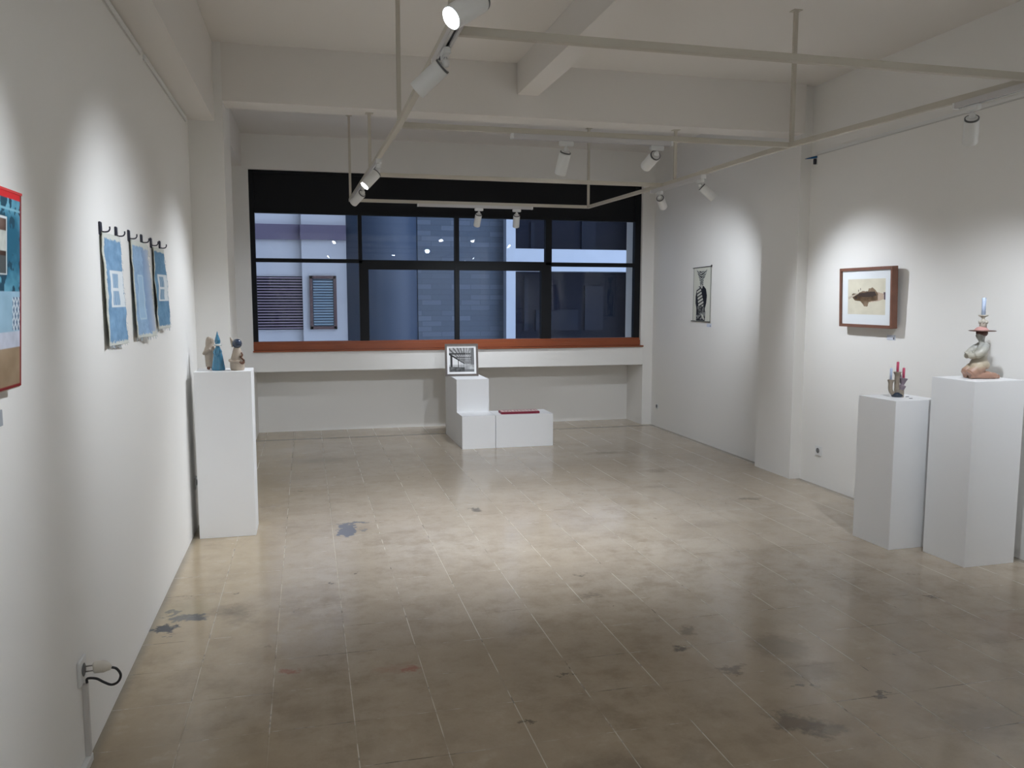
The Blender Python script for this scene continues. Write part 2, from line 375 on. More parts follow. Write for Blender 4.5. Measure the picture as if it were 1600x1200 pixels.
# ------------------------------------------------------------------ outside
OUTW = mat('outside_plaster', (.74, .74, .76), .8, var=.06, vscale=2)
BAND = mat('outside_band', (.20, .17, .24), .8, var=.08, vscale=2)
WHT = mat('outside_white', (.72, .78, .86), .7, var=.05, vscale=5)
COLM = mat('outside_column', (.045, .07, .115), .5, var=.05, vscale=1)
DARKW = mat('outside_dark', (.013, .016, .028), .6, spec=.1, var=.2, vscale=1.2)
DARKG = mat('outside_curtain', (.022, .027, .042), .6, spec=.1, var=.2, vscale=2)
BLIND = mat('outside_blind', (.30, .42, .50), .5)
def stone_mat():
    m = mat('stone_cladding', (.2, .24, .3), .8); nt = m.node_tree; b = nt.nodes['Principled BSDF']
    tc = nt.nodes.new('ShaderNodeTexCoord'); mp = nt.nodes.new('ShaderNodeMapping'); mp.inputs['Rotation'].default_value = (math.pi/2, 0, 0)
    br = nt.nodes.new('ShaderNodeTexBrick'); br.inputs['Scale'].default_value = 1; br.inputs['Brick Width'].default_value = .32; br.inputs['Row Height'].default_value = .085
    br.inputs['Color1'].default_value = (.13, .16, .205, 1); br.inputs['Color2'].default_value = (.24, .28, .34, 1); br.inputs['Mortar'].default_value = (.12, .145, .185, 1); br.inputs['Mortar Size'].default_value = .006; br.inputs['Bias'].default_value = -.5
    nt.links.new(tc.outputs['Object'], mp.inputs[0]); nt.links.new(mp.outputs[0], br.inputs['Vector'])
    nt.links.new(br.outputs['Color'], b.inputs['Base Color']); return m
STONE = stone_mat()
Yo = 13.0
def opart(name, bm, mt, parent, smooth=False):
    o = build(name, bm, mt, parent, smooth); o.data.transform(Matrix.Translation(-parent.location)); return o
hs = empty('neighbour_house', (-1.2, Yo+.1, -3.5)); tag(hs, 'pale plastered house with mauve band behind the window, far left', 'building')
bm = bmesh.new(); box(bm, -5, Yo+.08, -3.5, -.045, Yo+1.5, 6); box(bm, -.045, Yo, -3.5, .625, Yo+1.5, 6)
opart('wall', bm, OUTW, hs)
bm = bmesh.new(); box(bm, -5, Yo+.03, 2.43, -.06, Yo+.1, 2.66); box(bm, -.06, Yo-.05, 2.43, .625, Yo+.02, 2.655); opart('band', bm, BAND, hs)
sh = opart('louver_shutter', B(-1.6, Yo+.075, 1.06, -.03, Yo+.1, 1.875), DARKW, hs)
bm = bmesh.new()
for k in range(19):
    z = 1.075+k*.0425
    bm2 = box(bm, -1.6, Yo+.03, z, -.048, Yo+.075, z+.02)
build('slats', bm, mat('louver_slat', (.34, .27, .33), .6), sh).data.transform(Matrix.Translation(-hs.location))
wf = bmesh.new()
for a in ((.06, 1.065, .105, 1.885), (.42, 1.065, .465, 1.885), (.06, 1.065, .465, 1.11), (.06, 1.84, .465, 1.885)): box(wf, a[0], Yo-.04, a[1], a[2], Yo+.0, a[3])
wfo = opart('window_frame', wf, mat('outside_wood', (.15, .09, .09), .5), hs)
bm = bmesh.new(); box(bm, .105, Yo-.012, 1.11, .42, Yo-.002, 1.84)
for k in range(17): box(bm, .115, Yo-.03, 1.13+k*.041, .41, Yo-.012, 1.152+k*.041, mi=1)
opart('blind', bm, [mat('blind_gap', (.10, .15, .2), .4), BLIND], hs)
rc = empty('round_column', (1.13, Yo+.45, -3.5)); tag(rc, 'smooth dark blue round column outside, left of the stone wall', 'column')
o = build('shaft', lathe([(0, 0), (.675, 0), (.675, 9.5), (0, 9.5)], 64), COLM, rc, True)
sw = build('stone_wall', B(1.75, Yo+.15, -3.5, 3.165, Yo+1.5, 6), STONE); recenter(sw, (2.45, Yo+.8, -3.5)); tag(sw, 'blue-grey stone clad wall seen through middle window panes', 'wall')
db = empty('office_building', (4.6, Yo, -3.5)); tag(db, 'dark building with white ledge seen through right window panes', 'building')
opart('pillar', B(3.16, Yo-.05, -3.5, 3.315, Yo+.4, 6), WHT, db)
opart('ledge', B(3.31, Yo-.04, 1.985, 7.5, Yo+.5, 2.345), WHT, db)
opart('dark_glazing', B(3.31, Yo+.3, -3.5, 7.5, Yo+.7, 6), DARKW, db)
for x0, x1, z0, z1 in ((4.62, 4.95, 1.0, 1.75), (3.55, 3.62, 1.0, 1.9), (4.55, 4.8, 2.36, 2.85), (3.66, 3.72, 2.36, 2.8), (3.75, 4.5, 1.0, 1.35)):
    opart('curtain', B(x0, Yo+.27, z0, x1, Yo+.3, z1), DARKG, db)
opart('edge_pier', B(5.38, Yo-.02, -3.5, 5.56, Yo+.3, 6), mat('outside_pier', (.17, .20, .28), .7, var=.1, vscale=3), db)
struct(build('street_ground', B(-12, YF+.7, -3.7, 14, 20, -3.5), mat('asphalt', (.06, .06, .065), .9, bump=.2)))

# ------------------------------------------------------------------ pipe frame
PX0, PX1, PZ, PS = .472, 2.885, 2.48, .015
CY = (1.25, 2.93, 4.575, 6.42, 8.12)
pf = empty('hanging_pipe_frame', (1.68, 4.6, PZ)); tag(pf, 'cream square pipe frame hanging below the ceiling on thin rods', 'frame')
ip = Matrix.Translation(-pf.location)
def ppart(n, bm, mt=PIPE):
    o = build(n, bm, mt, pf); o.data.transform(ip); return o
NODY = (-.4, 1.25, 2.95, 4.575, 6.42, 8.12)
LXN = (.513, .513, .513, .515, .478, .440); RXN = (3.06, 3.06, 3.06, 2.912, 2.912, 2.852)
def LX(y): return float(np.interp(y, NODY, LXN))
def RX(y): return float(np.interp(y, NODY, RXN))
def bar(x0, y0, x1, y1, h=PS, e=0.0):
    d = Vector((x1-x0, y1-y0, 0)); L_ = d.length; a = math.atan2(d.y, d.x)
    bm = B(-e, -h, -h, L_+e, h, h, bev=.002); bm.transform(Matrix.Translation((x0, y0, PZ)) @ Matrix.Rotation(a, 4, 'Z')); return bm
for FX in (LX, RX):
    for k in range(5): ppart('long_pipe', bar(FX(NODY[k]), NODY[k], FX(NODY[k+1]), NODY[k+1], e=.0 if k < 4 else .014))
for y in NODY[1:]: ppart('cross_pipe', bar(LX(y)+PS, y, RX(y)-PS, y))
for y, zt in ((1.12, 2.885), (2.9, ZC), (4.56, ZC), (6.2, 2.885), (8.12, ZC)):
    for x in (LX(y), RX(y)):
        ppart('hanger_rod', B(x-.011, y-.011, PZ+PS, x+.011, y+.011, zt))
        ppart('ceiling_flange', B(x-.028, y-.028, zt-.004, x+.028, y+.028, zt))
TZ0, TZ1 = 2.438, 2.465
def track(x0, y0, x1, y1, label):
    d = Vector((x1-x0, y1-y0, 0)); h = d.length/2; hw = .0175
    t = empty('lighting_track', ((x0+x1)/2, (y0+y1)/2, TZ0), math.atan2(d.y, d.x)-math.pi/2); tag(t, label, 'light track', 'lighting tracks on the pipe frame')
    bm = bmesh.new(); box(bm, -hw, -h, 0, -.007, h, .027); box(bm, .007, -h, 0, hw, h, .027); box(bm, -.007, -h, .012, .007, h, .027)
    build('rail', bm, TRACK, t); build('slot', B(-.0069, -h+.01, .011, .0069, h-.01, .0125), SLOT, t)
    for s_ in (-1, 1): build('end_cap', B(-.0185, s_*h-.006, -.001, .0185, s_*h+.006, .027), LAMP, t)
track(LX(1.9), 1.9, LX(3.25), 3.25, 'track nearest the camera, below the left long pipe')
track(LX(5.6), 5.6, LX(7.5), 7.5, 'track below the far end of the left long pipe')
track(1.15, 4.575, 2.12, 4.575, 'grey track below the middle cross pipe holding two spotlights')
track(1.09, 8.12, 2.25, 8.12, 'track below the farthest cross pipe before the window')
track(RX(5.7), 5.7, RX(6.62), 6.62, 'track below the right long pipe near the window')
track(RX(1.6), 1.6, RX(3.36), 3.36, 'track below the right long pipe at the upper right corner')

def spotlight(x, y, target, label, energy=1.0, size=62, axis='y', blend=1.0):
    e = empty('track_spotlight', (x, y, TZ0)); tag(e, label, 'spotlight', 'white track spotlights')
    L_, W_ = (.085, .026)
    b = B(-W_/2, -L_/2, -.028, W_/2, L_/2, 0, bev=.004) if axis == 'y' else B(-L_/2, -W_/2, -.028, L_/2, W_/2, 0, bev=.004)
    build('adapter', b, LAMP, e)
    build('stem', T([(0, 0, -.026), (0, 0, -.048)], .006, 12), LAMP, e, True)
    piv = Vector((0, 0, -.048))
    d = (Vector(target)-(Vector((x, y, TZ0))+piv)).normalized()
    q = Vector((0, 0, -1)).rotation_difference(d)
    R = q.to_matrix().to_4x4(); M = Matrix.Translation(piv) @ R
    bm = lathe([(0, .014), (.010, .013), (.014, .005), (.014, -.005), (.010, -.012), (0, -.013)], 16); bm.transform(Matrix.Translation(piv))
    build('joint', bm, LAMP, e, True)
    bm = lathe([(0, -.012), (.026, -.012), (.026, -.020), (.0325, -.020), (.0335, -.024), (.0335, -.142), (.0325, -.144), (.030, -.144), (.0285, -.128), (0, -.128)], 40)
    bm.transform(M); h = build('housing', bm, LAMP, e)
    for p in h.data.polygons: p.use_smooth = len(p.vertices) == 4
    bm = lathe([(.0262, -.0125), (.0315, -.0125), (.0315, -.0195), (.0262, -.0195), (.0262, -.0125)], 40); bm.transform(M); build('rim_ring', bm, LAMPRIM, e)
    bm = lathe([(0, -.1285), (.0282, -.1285), (.0280, -.1345), (0, -.137)], 32); bm.transform(M); build('lens', bm, LENS, e, True)
    ld = bpy.data.lights.new('bulb', 'SPOT'); ld.energy = SPOT_W*energy; ld.color = SPOT_COL; ld.spot_size = math.radians(size); ld.spot_blend = blend; ld.shadow_soft_size = .032
    lo = bpy.data.objects.new('bulb', ld); link(lo, e)
    lo.matrix_local = M @ Matrix.Translation((0, 0, -.15))
    return e
spotlight(LX(2.36), 2.36, (-.72, 1.75, 1.45), 'brightly glowing spotlight at the top edge, facing the blue painting', 1.0, 84)
spotlight(LX(3.03), 3.03, (-.747, 3.75, 1.25), 'white spotlight turned toward the three blue cloths', 1.0, 84)
spotlight(LX(5.66), 5.66, (-.70, 5.25, 1.1), 'lit spotlight near the window corner facing the clay figurines', .95, 84)
spotlight(LX(6.78), 6.78, (-.70, 8.3, 1.2), 'last spotlight on the left long pipe, beside its far corner', .6, 70)
spotlight(1.47, 4.575, (1.15, 5.7, 0), 'left spotlight of two on the middle cross pipe', 3.8, 120, 'x')
spotlight(2.03, 4.575, (1.70, 8.6, .8), 'right spotlight of two on the middle cross pipe', 1.4, 58, 'x')
spotlight(1.70, 8.12, (1.60, 9.2, .75), 'left spotlight of two hanging in front of the window', .6, 95, 'x')
spotlight(2.09, 8.12, (2.25, 9.2, .75), 'right spotlight of two hanging in front of the window', .6, 95, 'x')
spotlight(RX(6.48), 6.48, (4.09, 7.9, 1.35), 'spotlight on right pipe nearest the window, turned to the figure print', 1.0, 84)
spotlight(RX(5.75), 5.75, (4.09, 5.35, 1.22), 'pale spotlight on right pipe aimed at the framed picture', 1.0, 84)
spotlight(RX(3.27), 3.27, (3.85, 4.2, 1.0), 'spotlight high above the two right plinths, back rim dark', 1.0, 84)
spotlight(RX(2.15), 2.15, (4.09, 2.7, 1.5), 'added fill spotlight on the right pipe just outside the view', .8, 84)  # unseen lamp, added to brighten the near right wall
spotlight(LX(1.95), 1.95, (-.75, 1.0, 1.5), 'added fill spotlight on the left pipe just outside the view', .8, 84)  # unseen lamp, added to lift overall brightness on the left
# unseen spotlights added behind the camera to raise the room's ambient light
for x, y, t, lb in ((LX(.3), .3, (-.75, -1.0, 1.9), 'added rear fill spotlight on left pipe behind the photographer'), (RX(.3), .3, (4.09, -1.0, 1.9), 'added rear fill spotlight on right pipe behind the photographer'),
                    (LX(-.3), -.3, (.6, -3, 2.0), 'added rearmost fill spotlight on left pipe lighting the rear wall'), (RX(-.3), -.3, (2.9, -3, 2.0), 'added rearmost fill spotlight on right pipe lighting the rear wall')):
    spotlight(x, y, t, lb, REAR_FILL, 120)

# ------------------------------------------------------------------ picture rails
def prail(x, y0, y1, sgn, label):
    bm = bmesh.new(); box(bm, x, y0, 2.712, x+sgn*.012, y1, 2.732) if sgn > 0 else box(bm, x-.012, y0, 2.712, x, y1, 2.732)
    box(bm, min(x, x+sgn*.005), y0, 2.704, max(x, x+sgn*.005), y1, 2.712, mi=1)
    o = build('picture_rail', bm, [LAMP, DUCT]); recenter(o, (x, (y0+y1)/2, 2.712)); tag(o, label, 'rail', 'picture rails')
prail(XL, 1.0, 4.38, 1, 'nearer white picture rail at the top of the left wall')
prail(XL, 4.47, 5.92, 1, 'farther white picture rail at the top of the left wall')
prail(XR, 0.5, 6.02, -1, 'thin white picture rail high on the right wall')

# ------------------------------------------------------------------ plinths
def plinth(x0, y0, x1, y1, h, rz, label):
    cx, cy = (x0+x1)/2, (y0+y1)/2
    o = build('plinth', B(-(x1-x0)/2, -(y1-y0)/2, 0, (x1-x0)/2, (y1-y0)/2, h, bev=.0015), PLINTH, None, loc=(cx, cy, 0)); o.rotation_euler.z = rz
    tag(o, label, 'plinth', 'white gallery plinths'); return o
plinth(-.700, 5.455, -.352, 5.735, 1.078, .0, 'tall white plinth at left wall carrying three clay figurines')
plinth(3.438, 4.185, 3.765, 4.515, .925, .035, 'shorter white plinth by the right wall, with the clay candelabra')
plinth(3.635, 3.795, 3.99, 4.115, 1.077, .02, 'tall white plinth at the right edge under the kneeling statue')
bm = bmesh.new()
P2 = [(8.13, 0), (9.15, 0), (9.15, .69), (8.44, .69), (8.44, .341), (8.13, .341)]
vs0 = [bm.verts.new((1.52, y, z)) for y, z in P2]; vs1 = [bm.verts.new((1.868, y, z)) for y, z in P2]
bm.faces.new(vs0); bm.faces.new(vs1[::-1])
for i in range(6): bm.faces.new((vs0[i], vs0[(i+1) % 6], vs1[(i+1) % 6], vs1[i]))
st = build('stepped_plinth', bm, PLINTH); recenter(st, (1.69, 8.6, 0)); tag(st, 'white stepped plinth below the window with framed photo on top', 'plinth')
lp = plinth(1.872, 8.125, 2.488, 8.47, .341, 0, 'long low white plinth beside the stepped one, red box on it')

# ------------------------------------------------------------------ framed photo leaning on stepped plinth
def photo_col(U, V):
    C = np.full(U.shape+(3,), 238.); n = nz(U, V, 8, 3)
    m = .045; inn = (U > .07) & (U < .93) & (V > .07) & (V < .92)
    u = (U-.07)/.86; v = (V-.07)/.85
    vx, vy = .62, .66
    ang = np.arctan2(v-vy, u-vx); d = np.hypot(u-vx, v-vy)+1e-3
    g = 150+0*U
    ceil_ = (v < vy+(u-vx)*(.62) * (u < vx)) & (v < vy)
    stripes = (np.sin(ang*34) > .25); rings = (np.sin(7/(vy-v+.09)) > .55)
    g = np.where(ceil_, 170+40*n, g); g = np.where(ceil_ & stripes, 95, g); g = np.where(ceil_ & rings, 60, g)
    g = np.where(ceil_ & (u > .62) & stripes, 130, g)
    wall_ = (~ceil_) & (u < vx); g = np.where(wall_, 225-40*(v > .7), g)
    g = np.where(wall_ & (np.abs(((1/(vx-u+.08)) % 1.35)-.3) < .12), 45, g)
    floor_ = (v > .78+.06*u) & (u < vx+.1); g = np.where(floor_, 80+40*n, g)
    bm_ = (np.abs(v-(.26+.66*u)) < .03*(1.2-u)) & (u < vx); g = np.where(bm_, 25, g)
    far = (u > vx) & (v > vy); g = np.where(far, 165+30*n, g); g = np.where(far & (v > .9), 110, g)
    g = np.where((u > .88) & (v < .7), 70+60*(np.sin(u*90) > 0), g)
    C[inn] = np.repeat(g[..., None], 3, -1)[inn]; return C
fp = empty('framed_photo', (1.645, 8.79, .6935)); fp.rotation_euler = (math.radians(-9), 0, math.radians(-4)); tag(fp, 'black-and-white photo in dark frame leaning on top of the stepped plinth', 'framed photo')
FRM = mat('dark_frame', (.10, .078, .065), .45, var=.2, vscale=30)
fw, fh, fb = .365, .355, .022
bm = bmesh.new()
box(bm, -fw/2, 0, 0, -fw/2+fb, .022, fh); box(bm, fw/2-fb, 0, 0, fw/2, .022, fh); box(bm, -fw/2+fb, 0, 0, fw/2-fb, .022, fb); box(bm, -fw/2+fb, 0, fh-fb, fw/2-fb, .022, fh); box(bm, -fw/2+.004, .014, .004, fw/2-.004, .02, fh-.004)
build('frame', bm, FRM, fp)
painted('print', (-fw/2+fb, .0105, fh-fb), (fw-2*fb, 0, 0), (0, 0, -(fh-2*fb)), 150, 150, photo_col, PRINTGLASS, fp, .001)
# leaning prop: cardboard stand behind
build('stand', B(-.05, .022, .004, .05, .03, .22), FRM, fp)

# red box
rb = empty('red_box', (2.15, 8.25, .341)); rb.rotation_euler.z = -.03; tag(rb, 'long thin crimson box with pale top lying on the low plinth', 'box')
CRIM = mat('crimson', (.20, .008, .03), .5)
build('tray', B(-.205, -.08, 0, .205, .08, .022, bev=.002), CRIM, rb)
def rb_col(U, V):
    C = np.full(U.shape+(3,), 205.)+np.array([18, -8, -10]); n = nz(U*6, V, 6, 9)
    k = (np.abs(V-.5) < .28) & (np.sin(U*70+4*n) > .35) & (U > .06) & (U < .94); C[k] = (120, 90, 84)
    C[(V < .12) | (V > .88) | (U < .02) | (U > .98)] = (150, 30, 50); return C
painted('top_sheet', (-.202, .077, .0232), (.404, 0, 0), (0, -.154, 0), 100, 24, rb_col, PAPER, rb, .001)

# ------------------------------------------------------------------ right wall art
def z_col(U, V):
    C = np.full(U.shape+(3,), 1.)*np.array([212, 212, 200]); n = nz(U, V*2, 9, 5)
    blk = np.array([24, 26, 34]); gry = np.array([120, 122, 118])
    def put(p, c, tex=None):
        k = inpoly(U, V, p)
        if tex is not None: k = k & tex
        C[k] = c
    W = 1.7
    put([(.2, .42), (.34, .345), (.6, .34), (.74, .40), (.80, .52), (.77, .66), (.70, .76), (.72, .88), (.2, .9), (.21, .76), (.15, .66), (.15, .54)], blk)
    put([(.17, .025), (.3, .065), (.68, .065), (.80, .02), (.68, .16), (.6, .22), (.57, .33), (.40, .33), (.36, .21), (.28, .14)], (175, 178, 172))
    hd = [(.17, .025), (.3, .065), (.68, .065), (.80, .02), (.68, .16), (.6, .22), (.57, .33), (.40, .33), (.36, .21), (.28, .14)]
    put(hd, blk, np.sin(V*150+np.abs(U-.48)*40+3*n) > .25)
    put([(.42, .24), (.53, .24), (.52, .31), (.44, .31)], gry); put([(.40, .335), (.56, .335), (.52, .39), (.46, .38)], (190, 190, 182))
    sash = [(.2, .40), (.32, .345), (.45, .40), (.62, .66), (.60, .72), (.33, .72)]
    put(sash, (205, 205, 195)); put(sash, blk, np.sin(V*95+U*22) > .35)
    put([(.26, .72), (.5, .71), (.66, .74), (.62, .84), (.5, .9), (.3, .84)], gry); put([(.26, .72), (.5, .71), (.66, .74), (.62, .84), (.5, .9), (.3, .84)], blk, n > .05)
    put([(.2, .89), (.4, .86), (.72, .82), (.74, .8), (.72, .98), (.2, .98)], (140, 142, 138)); put([(.2, .89), (.72, .82), (.72, .98), (.2, .98)], blk, n > .12)
    put([(.48, .86), (.62, .88), (.68, .97), (.62, .98)], (205, 205, 195)); put([(.2, .965), (.72, .965), (.7, .99), (.22, .99)], blk)
    for a in (.012, .985): C[np.abs(U-a) < .012] = (85, 85, 82)
    return C
zp = empty('hanging_scroll', (4.085, 7.967, 1.30)); tag(zp, 'narrow paper scroll with black standing horned figure on the right wall', 'art print')
painted('paper', (-.004, .1975, .566), (0, -.395, 0), (0, 0, -.566), 110, 170, z_col, PAPER, zp, .0008)
RODM = mat('scroll_rod', (.05, .045, .04), .5)
build('top_rod', T([(-.006, .21, .566), (-.006, -.21, .575)], .004, 10), RODM, zp, True)
build('bottom_rod', T([(-.008, .225, 0), (-.008, -.20, -.003)], .0045, 10), RODM, zp, True)
build('knob', T([(-.008, -.205, .567), (-.008, -.213, .587)], .006, 10), RODM, zp, True)

def f_col(U, V):
    C = np.full(U.shape+(3,), 1.)*np.array([226, 230, 232]); n = nz(U, V, 5, 1); n2 = nz(U, V, 18, 8)
    inn = (U > .12) & (U < .885) & (V > .16) & (V < .815)
    C[inn] = np.array([214, 208, 188]); C[inn] += (n[..., None]*8)[inn]
    q = lambda p: [((a-220)/565, (b-235)/660) for a, b in p]
    pk = inpoly(U, V, q([(630, 500), (700, 520), (700, 585), (640, 610), (520, 625), (560, 560)])); C[pk] = (190, 168, 148)
    bl = inpoly(U+n2*.012, V+n2*.012, q([(335, 520), (400, 512), (470, 488), (520, 490), (530, 460), (575, 443), (610, 475), (637, 520), (632, 600), (540, 620), (512, 672), (485, 678), (462, 640), (440, 615), (370, 600), (340, 560)]))
    C[bl] = np.array([118, 98, 76]); C[bl] += (n[..., None]*60)[bl]
    dk = inpoly(U+n2*.01, V+n2*.01, q([(395, 520), (520, 500), (600, 490), (625, 545), (540, 560), (470, 560), (400, 550)])); C[dk] = (62, 50, 42)
    for a, b_, r in ((385, 568, 14), (350, 545, 10)):
        k = np.hypot((U-(a-220)/565), (V-(b_-235)/660)*1.1) < r/565; C[k] = (45, 38, 34)
    C[inpoly(U, V, q([(700, 505), (720, 505), (720, 590), (705, 590)]))] = (95, 78, 84)
    for a, b_ in ((415, 480), (437, 465)): C[inpoly(U, V, q([(a-4, b_+12), (a, b_-14), (a+5, b_-12), (a+3, b_+12)]))] = (60, 50, 45)
    C[inpoly(U, V, q([(290, 560), (420, 505), (420, 515), (300, 590)]))] = (190, 178, 160)
    return C
WOOD = mat('brown_frame_wood', (.19, .085, .055), .4, var=.25, vscale=14)
fr = empty('framed_print', (4.066, 5.255, 1.33)); tag(fr, 'brown wooden frame with ink blot print on cream paper, right wall', 'framed print')
d0, d1, hwf, hz, fb = -.048, 0, .296, .443, .022
bm = bmesh.new()
box(bm, d0, -hwf, 0, d1, -hwf+fb, hz, bev=.002); box(bm, d0, hwf-fb, 0, d1, hwf, hz, bev=.002); box(bm, d0, -hwf+fb, 0, d1, hwf-fb, fb); box(bm, d0, -hwf+fb, hz-fb, d1, hwf-fb, hz); box(bm, -.02, -hwf+.01, .01, -.004, hwf-.01, hz-.01)
build('frame', bm, WOOD, fr); build('wall_spacer', B(-.002, -.12, .02, .0215, .12, .05), WOOD, fr); fr.rotation_euler.y = math.radians(-2.0)
painted('print', (-.034, hwf-fb, hz-fb), (0, -(2*hwf-2*fb), 0), (0, 0, -(hz-2*fb)), 170, 150, f_col, PRINTGLASS, fr, .001)

def card(x, y, z, wy, hz_, sgn, label, colr=(.62, .66, .74)):
    o = build('wall_label', B(-.0015, -wy/2, -hz_/2, .0015, wy/2, hz_/2), mat('label_card', colr, .6), None, loc=(x, y, z)); tag(o, label, 'label card', 'small wall labels'); return o
c1 = card(4.0885, 7.80, 1.262, .10, .036, 1, 'tiny pale label card under the paper scroll')
c2 = card(4.0885, 5.045, 1.262, .085, .036, 1, 'tiny pale label card under the brown framed picture')
for c_ in (c1, c2):
    build('mark', B(-.0022, -.034, -.014, -.0016, -.024, .002), mat('label_ink', (.08, .08, .09), .6), c_)
card(-.7455, 2.235, 1.245, .08, .04, -1, 'grey label card at the left edge below the painting', (.35, .37, .40))

# ------------------------------------------------------------------ left painting
def p_col(U, V):
    # U from far left (unseen) to right edge; V down
    n = nz(U, V*1.2, 4, 2); n2 = nz(U*1.6, V, 9, 12); 
    C = np.zeros(U.shape+(3,)); t = np.clip(.5+n*1.1, 0, 1)[..., None]
    C[:] = np.array([30, 92, 116])*(1-t)+np.array([112, 170, 190])*t
    dk = n2 > .18; C[dk] = (22, 66, 84)
    x = U; 
    m_ = V > .50; C[m_] = (np.array([150, 182, 200])-20*n[..., None])[m_]
    lat = (V > .53) & (V < .70) & (x > .90); la = (np.sin((x*2+V)*95) > .5) | (np.sin((x*2-V)*95) > .5)
    C[lat] = (92, 116, 140); C[lat & la] = (198, 208, 214)
    b_ = (V > .71) & (V < .79); C[b_] = (np.array([186, 190, 202])+14*n2[..., None])[b_]
    d_ = V > .79; C[d_] = (np.array([152, 130, 104])+18*n[..., None])[d_]
    iv = (x > .55) & (x < .845) & (V > .13) & (V < .42); C[iv] = (190, 196, 196)
    ii = (x > .56) & (x < .835) & (V > .14) & (V < .41); C[ii] = (np.array([92, 72, 62])+45*n[..., None])[ii]
    i2 = ii & (V > .2) & (V < .30); C[i2] = (np.array([176, 178, 170])+30*n2[..., None])[i2]
    i3 = ii & (V > .32); C[i3] = (70, 74, 74)
    C[(np.abs(V-.085) < .006)] = (120, 170, 186)
    C[(V < .035)] = (196, 34, 38); C[V > .985] = (120, 16, 20); C[(x > .985)] = (128, 40, 36)
    return np.clip(C, 0, 255)
pa = empty('wall_painting', (-.742, 2.0, 1.318)); pa.rotation_euler.y = math.radians(3.2); tag(pa, 'large blue and tan painting with red edge, cut off at the left', 'painting')
CANV = mat('canvas_edge', (.62, .50, .40), .7)
build('stretcher', B(0, -.33, 0, .026, .33, .484, bev=.002), CANV, pa)
painted('canvas', (.0272, -.33, .482), (0, .658, 0), (0, 0, -.478), 210, 170, p_col, PAPER, pa, .0012)
build('red_edge', B(.024, -.33, .482, .029, .33, .488), mat('red_paint', (.55, .03, .03), .5), pa)

# ------------------------------------------------------------------ cloths and hooks
def cloth(y0, wdt, z1, h, seed, kind, label, lean, curl):
    e = empty('printed_cloth', (XL+.003, y0, z1)); tag(e, label, 'cloth', 'blue printed cloths on the left wall')
    def colf(U, V):
        n = nz(U, V*1.6, 5, seed); n2 = nz(U, V*1.6, 22, seed+3)
        e1 = U+n2*.03; e2 = V+n2*.02
        base = np.array([206, 208, 200.]); C = np.zeros(U.shape+(3,)); C[:] = base
        tone = {0: (122, 156, 186), 1: (146, 174, 202), 2: (108, 144, 172)}[kind]
        a0, a1 = {0: (.15, 1.1), 1: (.09, .72), 2: (.11, 1.1)}[kind]
        k = (e1 > a0) & (e1 < a1) & (e2 > .05) & (e2 < .965)
        C[k] = (np.array(tone)+14*n[..., None]-6*n2[..., None])[k]
        if kind == 1:
            f = np.clip((U-.62)/.3, 0, 1)[..., None]; kk = (e1 >= .62) & (e1 < .97) & (e2 > .07) & (e2 < .95)
            C[kk] = (np.array([135, 160, 192])*(1-f)+np.array([178, 188, 204])*f)[kk]
            C[(U > .26) & (U < .56) & (V > .35) & (V < .80) & k] = (160, 188, 212)
            fr_ = (((np.abs(U-.28) < .02) | (np.abs(U-.56) < .02)) & (V > .35) & (V < .8)) | (((np.abs(V-.35) < .008) | (np.abs(V-.8) < .008)) & (U > .28) & (U < .56)); C[fr_] = (176, 200, 216)
        else:
            v0, v1 = (.33, .66)
            wv = (U > .33) & (U < .99) & (V > v0) & (V < v1); C[wv & (e1 < .99)] = (214, 220, 222)
            for a, b_ in ((v0+.025, (v0+v1)/2-.012), ((v0+v1)/2+.012, v1-.025)):
                g = (U > .43) & (U < .72) & (V > a) & (V < b_); C[g] = tone
                C[g & (np.sin(U*95) > .72)] = (200, 210, 216)
        C[(U < .03)] = (170, 168, 150)
        return C
    def offf(U, V):
        n = nz(U*.7, V*1.3, 3, seed+7, 3); n2 = nz(U, V*3, 14, seed+11, 2)
        o = .004+n*.006+lean*U*(.45+.55*V)+.004*np.clip(.12-U, 0, 1)/.12*curl
        du = (U > .94)*n2*.035-(U < .03)*np.abs(n2)*.03
        o += .005*np.sin(U*7+seed)*V*.6
        return np.maximum(o, .001), du
    o = painted('cloth', (0, 0, 0), (0, wdt, 0), (.006, 0, -h), 60, 110, colf, CLOTH, e, .0012, lambda U, V: offf(U, V))
    # loose threads along the side and lower hem
    bm = bmesh.new(); rnd = random.Random(seed)
    for k in range(34):
        v = rnd.random(); l = .008+.012*rnd.random(); x = .004+lean*(.45+.55*v)+.006*v
        y = wdt-.006; z = -h*v
        tube(bm, [(x, y, z), (x+.002, y+l*.6, z-.002), (x+.003, y+l, z-.006*rnd.random()-.003)], .0006, 4)
    for k in range(26):
        u = rnd.random(); l = .005+.012*rnd.random(); x = .008+lean*u
        tube(bm, [(x, wdt*u, -h+.003), (x, wdt*u+.002, -h-l*.6), (x+.002, wdt*u+.004*rnd.random(), -h-l)], .0006, 4)
    t_ = build('loose_threads', bm, mat('thread', (.55, .62, .68), .9), e); t_['kind'] = 'stuff'
    return e
cloth(3.385, .285, 1.792, .435, 3, 0, 'nearest blue cloth, printed with a white window frame', .016, 1)
cloth(3.915, .315, 1.798, .435, 21, 1, 'middle blue cloth with a pale door print and faded edge', .034, 1)
cloth(4.455, .285, 1.800, .415, 40, 2, 'farthest and darkest blue cloth, printed with a small window', .022, 1)
ords = ['hook over the near corner of the nearest blue cloth', 'hook over the far corner of the nearest blue cloth', 'hook over the near corner of the middle blue cloth', 'hook over the far corner of the middle blue cloth', 'hook over the near corner of the farthest blue cloth', 'hook over the far corner of the farthest blue cloth']
proto = None
